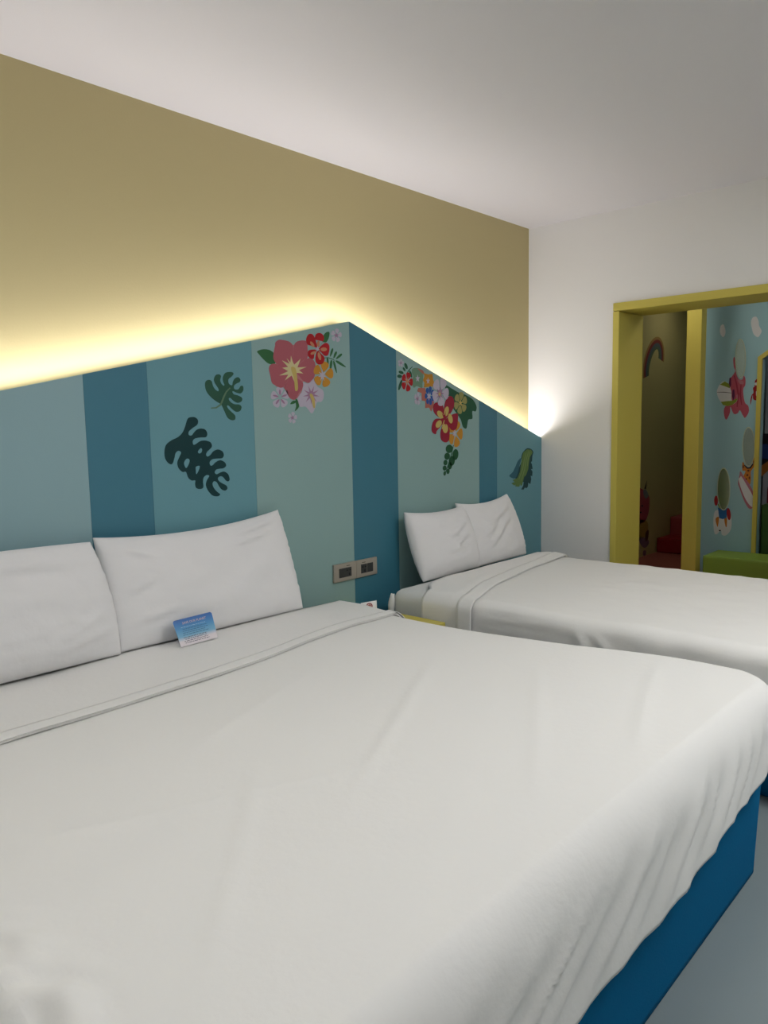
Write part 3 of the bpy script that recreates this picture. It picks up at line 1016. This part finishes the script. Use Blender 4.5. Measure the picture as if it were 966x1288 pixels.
pk = thing('paper_packet', (2.535, 2.41, 0.435), 'small white paper packet with a red ring mark, peeping over the large bed', 'packet')
M_PAPER = mat('packet_paper', (238, 236, 234), 0.6, 0.08, 80)
PX = Matrix.Translation((2.536, 2.41, 0.436)) @ Matrix.Rotation(math.radians(-35), 4, 'Z') @ Matrix.Rotation(math.radians(-10), 4, 'X')
bm = bmesh.new()
rows = []
for j in range(9):
    v = j / 8
    th = 0.012 * math.sin(math.pi * (0.12 + .86 * v))
    row = []
    for i in range(16):
        a = 2 * math.pi * i / 16
        row.append(bm.verts.new((0.038 * math.copysign(abs(math.cos(a)) ** .7, math.cos(a)), max(.001, th) * math.sin(a), 0.052 * v + .004 * math.cos(a) * v)))
    rows.append(row)
for a, b in zip(rows, rows[1:]):
    for i in range(16):
        bm.faces.new((a[i], a[(i + 1) % 16], b[(i + 1) % 16], b[i]))
bm.faces.new(rows[0])
bm.faces.new(rows[-1][::-1])
bm.transform(PX)
build('packet_body', bm, M_PAPER, pk, True)
bm = bmesh.new()
inner, outer = [], []
for i in range(28):
    a = 2 * math.pi * i / 28
    for lst, r in ((inner, .0105), (outer, .0145)):
        lst.append(bm.verts.new((r * math.cos(a), -0.0128, 0.033 + r * math.sin(a))))
for i in range(28):
    bm.faces.new((inner[i], inner[(i + 1) % 28], outer[(i + 1) % 28], outer[i]))
bm.transform(PX)
solid(build('ring_mark', bm, mat('print_ring', (168, 60, 62), 0.5), pk), 0.0008, 0)
bm = bmesh.new()
bmesh.ops.create_circle(bm, cap_ends=True, segments=16, radius=.007)
bm.transform(PX @ Matrix.Translation((0, -.0128, .033)) @ Matrix.Rotation(math.radians(90), 4, 'X'))
solid(build('ring_dot', bm, mat('print_dot', (196, 128, 120), 0.5), pk), 0.0008, 0)

# ------------------------------------------------------------------ play room behind the doorway
BX = 6.11
AX0, AX1, AYN, AYS = XR + 0.32, 9.0, 3.08, -0.6
M_BLUE = mat('play_room_blue', (152, 192, 202), 0.45, 0.02, 100)
M_OLIVE = mat('play_room_yellow', (192, 180, 122), 0.35, 0.02, 100)
M_REDMAT = mat('red_floor_mat', (152, 80, 70), 0.5, 0.05, 80)
M_RED = mat('red_foam_vinyl', (140, 12, 26), 0.45, 0.04, 60)
M_REDP = mat('rose_foam_vinyl', (160, 60, 64), 0.45, 0.04, 60)
M_GRNB = mat('green_foam_vinyl', (128, 158, 56), 0.55, 0.04, 60)
M_GRND = mat('dark_green_foam_vinyl', (52, 88, 26), 0.55, 0.04, 60)
struct('floor_play_room', box_bm(AX0, AX1, AYS, AYN, -0.1, 0.0), M_REDMAT)
struct('ceiling_play_room', box_bm(AX0, AX1, AYS, AYN, ZC, ZC + .1), M_CEIL)
wn = struct('wall_play_room_north', box_bm(AX0, AX1, AYN, AYN + .1, 0, ZC), M_OLIVE)
struct('wall_play_room_east', box_bm(AX1, AX1 + .1, AYS, AYN, 0, ZC), M_OLIVE)
struct('wall_play_room_south', box_bm(AX0, AX1, AYS - .1, AYS, 0, ZC), M_WHITE)
struct('wall_play_room_partition', box_bm(BX + .0905, 8.9, 2.105, 2.185, 0, ZC), M_BLUE)
# blue wall with a house shaped opening
outline = [(2.205, 0), (2.205, ZC), (AYS, ZC), (AYS, 0), (0.90, 0), (0.90, 1.74), (1.34, 2.05), (1.778, 1.74), (1.778, 0)]
bw = struct('wall_play_room_blue', prism_bm(outline, 'x', BX, BX + .09), M_BLUE)
t = thing('yellow_post', (5.8, 2.14, 0), 'square yellow post standing beyond the doorway, left of the blue wall', 'post')
build('shaft', box_bm(5.75, 5.85, 2.088, 2.196, 0.06, ZC, 0.004), M_FRAME, t)
build('foot_block', box_bm(5.745, 5.855, 2.083, 2.201, 0.0, 0.0595, 0.003), M_FRAME, t)
# opening trim
t = thing('opening_trim', (BX, 1.34, 0), 'yellow house shaped trim round the opening in the blue wall', 'trim')
o_ = [(1.800, 0.0), (1.800, 1.752), (1.34, 2.077), (1.34, 2.042), (1.770, 1.737), (1.770, 0.0)]
build('trim_half', prism_bm(o_, 'x', BX - .02, BX - .0005), M_FRAME, t)
build('trim_half', prism_bm([(2.68 - a, b) for a, b in o_][::-1], 'x', BX - .02, BX - .0005), M_FRAME, t)


def foam(name, x0, x1, y0, y1, z0, z1, m, label, cat='foam block', bev=0.018):
    t = thing(name, ((x0 + x1) / 2, (y0 + y1) / 2, z0), label, cat)
    build('cushion', box_bm(x0, x1, y0, y1, z0, z1, bev, 3), m, t)
    bm = bmesh.new()      # welt seam round the top
    loop = [(x0 + bev * .3, y0 + bev * .3), (x1 - bev * .3, y0 + bev * .3), (x1 - bev * .3, y1 - bev * .3), (x0 + bev * .3, y1 - bev * .3)]
    zz = z1 - bev * .3
    rings = []
    for (x, y), (sx, sy) in zip(loop, ((-1, -1), (1, -1), (1, 1), (-1, 1))):
        rings.append([bm.verts.new((x + sx * .003 * math.cos(a), y + sy * .003 * math.cos(a), zz + .003 * math.sin(a))) for a in (0, math.pi / 2, math.pi, 1.5 * math.pi)])
    for i in range(4):
        a, b = rings[i], rings[(i + 1) % 4]
        for k in range(4):
            bm.faces.new((a[k], a[(k + 1) % 4], b[(k + 1) % 4], b[k]))
    build('welt', bm, m, t)
    return t


foam('foam_bench', 5.755, 6.085, 0.95, 2.04, 0.0, 0.30, M_GRNB, 'low green foam bench along the blue wall')
foam('foam_block', 6.205, 6.55, 0.95, 1.775, 0.0, 0.655, M_GRND, 'dark green foam block filling the opening behind the green bench', bev=.02)
foam('foam_block', 6.60, 6.95, 0.95, 1.85, 0.0, 0.76, M_RED, 'red foam block behind the dark green one', bev=.02)
foam('foam_step', 7.40, 7.725, 2.215, 3.075, 0.0, 0.145, M_RED, 'deep red foam step at the end of the yellow passage, lower one', 'foam step')
foam('foam_step', 7.73, 8.30, 2.215, 3.075, 0.0, 0.325, M_REDP, 'rose red foam step behind and above the deep red one', 'foam step')

# figures painted on the blue wall, ovals are small wall mirrors
def ctxx(x0, y0, s, plane_x=BX):
    return lambda lp: [hit_x(x0 + p[0] / s, y0 + p[1] / s, plane_x) for p in lp]


E_ = ctxx(880, 380, 8.047)
F_ = ctxx(880, 520, 7.151)
P_PINK, P_DPINK, P_PURP = C('octopus_pink', (206, 96, 116)), C('octopus_deep_pink', (170, 60, 84)), C('purple', (96, 34, 84))
P_WHITE, P_LIME, P_ORNG, P_BRN = C('mural_white', (250, 252, 255)), C('mural_lime', (150, 168, 60)), C('mural_orange', (226, 140, 56)), C('mural_brown', (110, 66, 40))
P_RED, P_BLUE, P_INK, P_ROSE = C('mural_red', (186, 40, 46)), C('mural_blue', (46, 118, 186)), C('mural_ink', (40, 30, 40)), C('mural_rose', (206, 130, 148))


def mural(name, to, label, plane='x', at=BX, parent=None):
    return Motif(name, to, label, parent or bw, plane, at)


mo = mural('cloud_motif', E_, 'small white cloud on the blue wall')
mo.add('', [[(205, 290), (215, 240), (240, 226), (256, 265), (262, 310), (240, 355), (215, 330)]], P_WHITE, 1, True)
mo = mural('cloud_motif', E_, 'longer white cloud on the blue wall')
mo.add('', [[(520, 205), (535, 160), (572, 148), (595, 190), (602, 240), (627, 290), (612, 330), (586, 355), (545, 320), (528, 260)]], P_WHITE, 1, True)
mo = mural('octopus_motif', E_, 'pink octopus holding a beach ball')
mo.add('', [[(358, 700), (345, 650), (340, 575), (355, 560), (364, 640), (368, 705), (390, 770), (430, 785), (448, 745), (464, 780), (462, 840), (442, 880), (446, 960), (462, 1022), (492, 1050), (498, 1110), (462, 1170), (440, 1150), (408, 1095), (388, 1122), (360, 1135), (338, 1120), (312, 1060), (306, 1120), (275, 1187), (254, 1168), (245, 1100), (262, 1050), (315, 1000), (322, 900), (298, 860), (304, 790), (325, 755)]], P_PINK, 1, True)
mo.add('deep_pink_stripe', [stroke([(350, 740), (372, 820), (392, 930), (380, 1060)], 9), stroke([(420, 830), (412, 930), (425, 1040)], 8)], P_DPINK, 2)  # printed stripes in a deeper pink
mo.add('purple_stripe', [[(302, 770), (318, 760), (320, 840), (306, 865), (296, 830)], [(335, 885), (352, 885), (356, 950), (342, 1000), (328, 950)]], P_PURP, 3)
mo.add('sucker', [[(385, 780), (440, 800), (442, 830), (405, 825)], [(372, 945), (385, 935), (386, 975), (374, 978)]], P_ROSE, 3, True)
mo = mural('beach_ball_motif', E_, 'white and lime beach ball held by the octopus')
mo.add('', [[(180, 880), (215, 820), (255, 803), (300, 830), (312, 870), (322, 930), (330, 1000), (385, 975), (372, 1010), (330, 1038), (285, 1050), (240, 1040), (195, 980), (176, 925)]], P_WHITE, 2, True)
mo.add('lime_panel', [[(205, 835), (255, 803), (300, 828), (308, 872), (250, 850)], [(215, 1010), (280, 1002), (330, 998), (386, 972), (372, 1010), (330, 1040), (285, 1052), (238, 1042)]], P_LIME, 3)
mo.add('seam_line', [stroke([(178, 912), (250, 912), (322, 920)], 3)], P_INK, 4)
mo = mural('crab_motif', E_, 'small red creature beside the yellow trim')
mo.add('', [[(560, 800), (580, 778), (602, 790), (606, 860), (610, 930), (592, 992), (545, 985), (538, 940), (528, 985), (515, 1040), (513, 1000), (525, 945), (545, 915), (540, 870), (556, 850)]], P_RED, 1, True)
mo.add('white_patch', [[(558, 820), (590, 812), (596, 838), (565, 842)], [(572, 905), (584, 902), (584, 945), (573, 948)]], P_WHITE, 2, True)
mo = mural('giraffe_motif', F_, 'orange spotted animal riding a surfboard')
mo.add('', [[(385, 445), (395, 440), (410, 478), (450, 492), (478, 460), (482, 405), (498, 400), (506, 420), (500, 465), (475, 500), (460, 530), (462, 590), (452, 640), (425, 610), (395, 570), (412, 520), (384, 510)]], P_ORNG, 1, True)
mo.add('spots', [blob(392, 480, 6, 14), blob(438, 515, 10, 9), blob(430, 555, 9, 10), blob(448, 580, 7, 12), blob(490, 440, 6, 12), blob(420, 590, 6, 8)], P_BRN, 2)
mo.add('collar', [stroke([(402, 465), (430, 492), (455, 490), (480, 455)], 7)], P_INK, 3)
mo = mural('surfboard_motif', F_, 'white and rose surfboard')
mo.add('', [[(345, 625), (358, 560), (368, 520), (400, 570), (450, 640), (490, 730), (495, 800), (465, 858), (430, 840), (390, 760), (360, 675)]], P_ROSE, 2, True)
mo.add('deck', [[(352, 600), (365, 575), (378, 570), (430, 655), (480, 745), (492, 800), (472, 842), (425, 790), (382, 700)]], P_WHITE, 3, True)
mo = mural('crab_motif', F_, 'crab claws above a white and blue figure')
mo.add('', [[(138, 880), (170, 868), (245, 868), (272, 880), (287, 960), (280, 1045), (235, 1097), (200, 1090), (190, 1050), (160, 1082), (135, 1080), (124, 1000), (126, 930)]], P_WHITE, 1, True)
mo.add('shirt', [[(165, 845), (208, 865), (250, 848), (242, 945), (205, 950), (175, 940)]], P_BLUE, 2)
mo.add('trousers', [[(145, 945), (172, 930), (172, 970), (163, 1020), (150, 990)], [(222, 950), (245, 945), (244, 1010), (235, 1020)]], P_ORNG, 2, True)
mo.add('claw', [blob(148, 785, 17, 46), blob(262, 905, 18, 55, -.1)], P_RED, 3)
mo.add('collar', [stroke([(165, 815), (185, 850), (215, 862), (250, 820)], 8)], P_LIME, 3)
mo.add('shoe_mark', [blob(182, 1053, 10, 6)], P_INK, 2)

mm = bpy.data.materials.new('acrylic_mirror')
mm.use_nodes = True
bb_ = mm.node_tree.nodes['Principled BSDF']
bb_.inputs['Base Color'].default_value = (0.42, 0.55, 0.54, 1)
bb_.inputs['Metallic'].default_value = 0.9
bb_.inputs['Roughness'].default_value = 0.22
M_RIM = mat('mirror_rim', (190, 196, 170), 0.4)
for (cx, cy, rx, ry, to, lb) in ((416, 572, 49, 190, E_, 'upper oval mirror on the blue wall above the pink octopus'),
                                 (443, 300, 50, 170, F_, 'oval mirror on the blue wall above the surfboard'),
                                 (218, 680, 53, 183, F_, 'lowest oval mirror on the blue wall above the crab claws')):
    cxy = to([(cx, cy)])[0]
    t = thing('oval_mirror', (BX, cxy[0], cxy[1]), lb, 'mirror', 'oval mirrors on the blue wall')
    flat_shape('mirror_rim', [to(blob(cx, cy, rx + 5, ry + 9, 0, 36)), to(blob(cx, cy, rx, ry, 0, 36))], 'x', BX - .004, M_RIM, t, 10)
    flat_shape('glass', [to(blob(cx, cy, rx, ry, 0, 36))], 'x', BX - .003, mm, t, 7)

# things on the yellow passage wall
R_ = lambda lp: [hit_y(790 + p[0] / 4.03, 400 + p[1] / 4.03, AYN) for p in lp]


def arc_band(r0, r1):
    C0 = (7.262, 1.842)
    out = [(C0[0] + r1 * math.cos(a), C0[1] + 1.0 * r1 * math.sin(a) - .09 * math.cos(a) * -1) for a in [math.radians(-14 + 208 * k / 24) for k in range(25)]]
    inn = [(C0[0] + r0 * math.cos(a), C0[1] + 1.0 * r0 * math.sin(a) - .09 * math.cos(a) * -1) for a in [math.radians(-14 + 208 * k / 24) for k in range(25)]]
    return out + inn[::-1]


ID = lambda lp: lp
mo = Motif('rainbow_motif', ID, 'rainbow painted on the yellow passage wall', wn, 'y', AYN)
mo.add('', [arc_band(.215, .245)], C('rainbow_ochre', (190, 150, 90)), 1)
mo.add('color_band', [arc_band(.180, .216)], C('rainbow_red', (150, 66, 58)), 2)
mo.add('color_band', [arc_band(.145, .181)], C('rainbow_slate', (96, 110, 116)), 3)
mo.add('color_band', [arc_band(.110, .146)], C('rainbow_green', (104, 120, 96)), 4)
mo = Motif('pony_motif', R_, 'pink horned animal painted low on the passage wall', wn, 'y', AYN)
mo.add('', [[(40, 870), (75, 870), (105, 900), (108, 950), (100, 1000), (80, 1035), (40, 1030)]], C('pony_pink', (206, 88, 104)), 1, True)
mo.add('horn', [[(82, 865), (96, 822), (90, 868)]], P_INK, 2)
mo.add('ear', [[(75, 880), (90, 870), (103, 900), (88, 915)]], C('pony_grey', (150, 160, 160)), 2, True)
mo.add('body', [[(50, 1030), (95, 1030), (100, 1080), (85, 1110), (50, 1110)]], C('pony_ochre', (200, 160, 70)), 1, True)
mo.add('tail', [[(88, 1090), (104, 1075), (100, 1120), (88, 1130)]], P_BRN, 2, True)
mo.add('leg', [[(55, 1110), (98, 1120), (104, 1145), (85, 1165), (65, 1150)], [(78, 1180), (90, 1180), (88, 1205), (76, 1202)]], C('pony_mauve', (160, 120, 140)), 1, True)
mo.add('face_mark', [blob(72, 952, 4, 5), blob(64, 985, 4, 4)], P_INK, 2)

# painted panel seen deep in the opening
t = thing('painted_panel', (7.2, 1.5, 0.78), 'grey panel with black, blue and orange shapes seen through the opening', 'panel')
build('panel_board', box_bm(7.20, 7.22, 0.9, 2.05, 0.0, 1.95), mat('panel_grey', (196, 196, 200), 0.5), t)
H_ = lambda lp: [hit_x(p[0], p[1], 7.20) for p in lp]
flat_shape('black_shape', [H_([(950, 545), (990, 546), (990, 592), (950, 588)])], 'x', 7.20, P_INK, t, 1)
flat_shape('blue_shape', [H_([(952, 560), (964, 558), (975, 570), (970, 578), (955, 576)])], 'x', 7.20, C('panel_blue', (50, 76, 150)), t, 3)
flat_shape('orange_shape', [H_([(952, 590), (966, 580), (990, 570), (990, 582), (966, 592), (955, 602)])], 'x', 7.20, P_ORNG, t, 3)

# ------------------------------------------------------------------ unseen lamps, added out of the frame to light the rooms
def unseen_lamp(x, y, sx, sy, power, rgb, label):
    t = thing('unseen_ceiling_lamp', (x, y, ZC - .03), label, 'ceiling lamp')
    build('housing', box_bm(x - sx / 2 - .015, x + sx / 2 + .015, y - sy / 2 - .015, y + sy / 2 + .015, ZC - .025, ZC - .0005, .003), mat('unseen_lamp_housing', (235, 235, 235), 0.4), t)
    build('diffuser', box_bm(x - sx / 2, x + sx / 2, y - sy / 2, y + sy / 2, ZC - .031, ZC - .0255), emit('unseen_lamp_light', rgb, power), t)


unseen_lamp(2.45, -0.25, 0.8, 0.8, LAMP_POWER, (0.99, 1.0, 1.0), 'added unseen ceiling lamp over the foot of the beds')  # added as the main overhead light of the bedroom
unseen_lamp(0.5, 1.0, 0.6, 0.6, LAMP_POWER * 0.5, (0.99, 1.0, 1.0), 'added unseen ceiling lamp over the left of the large bed')  # added weaker light from the left
unseen_lamp(5.35, 2.3, 0.24, 0.24, ANNEX_POWER, (1.0, 0.93, 0.82), 'small unseen ceiling lamp in the play room near the post')  # unseen, placed for the bright top of the post
unseen_lamp(5.3, 0.9, 0.4, 0.4, ANNEX_POWER * 0.5, (1.0, 0.95, 0.88), 'added unseen ceiling lamp in the play room before the blue wall')  # added to light the blue wall side of the play room
unseen_lamp(7.4, 2.65, 0.3, 0.3, ANNEX_POWER * 0.22, (1.0, 0.93, 0.82), 'small added unseen ceiling lamp over the yellow passage')  # added to lift the dark passage
unseen_lamp(7.0, 1.0, 0.3, 0.3, ANNEX_POWER * 0.3, (1.0, 0.97, 0.92), 'small added unseen ceiling lamp behind the blue wall')  # added to light what shows through the opening
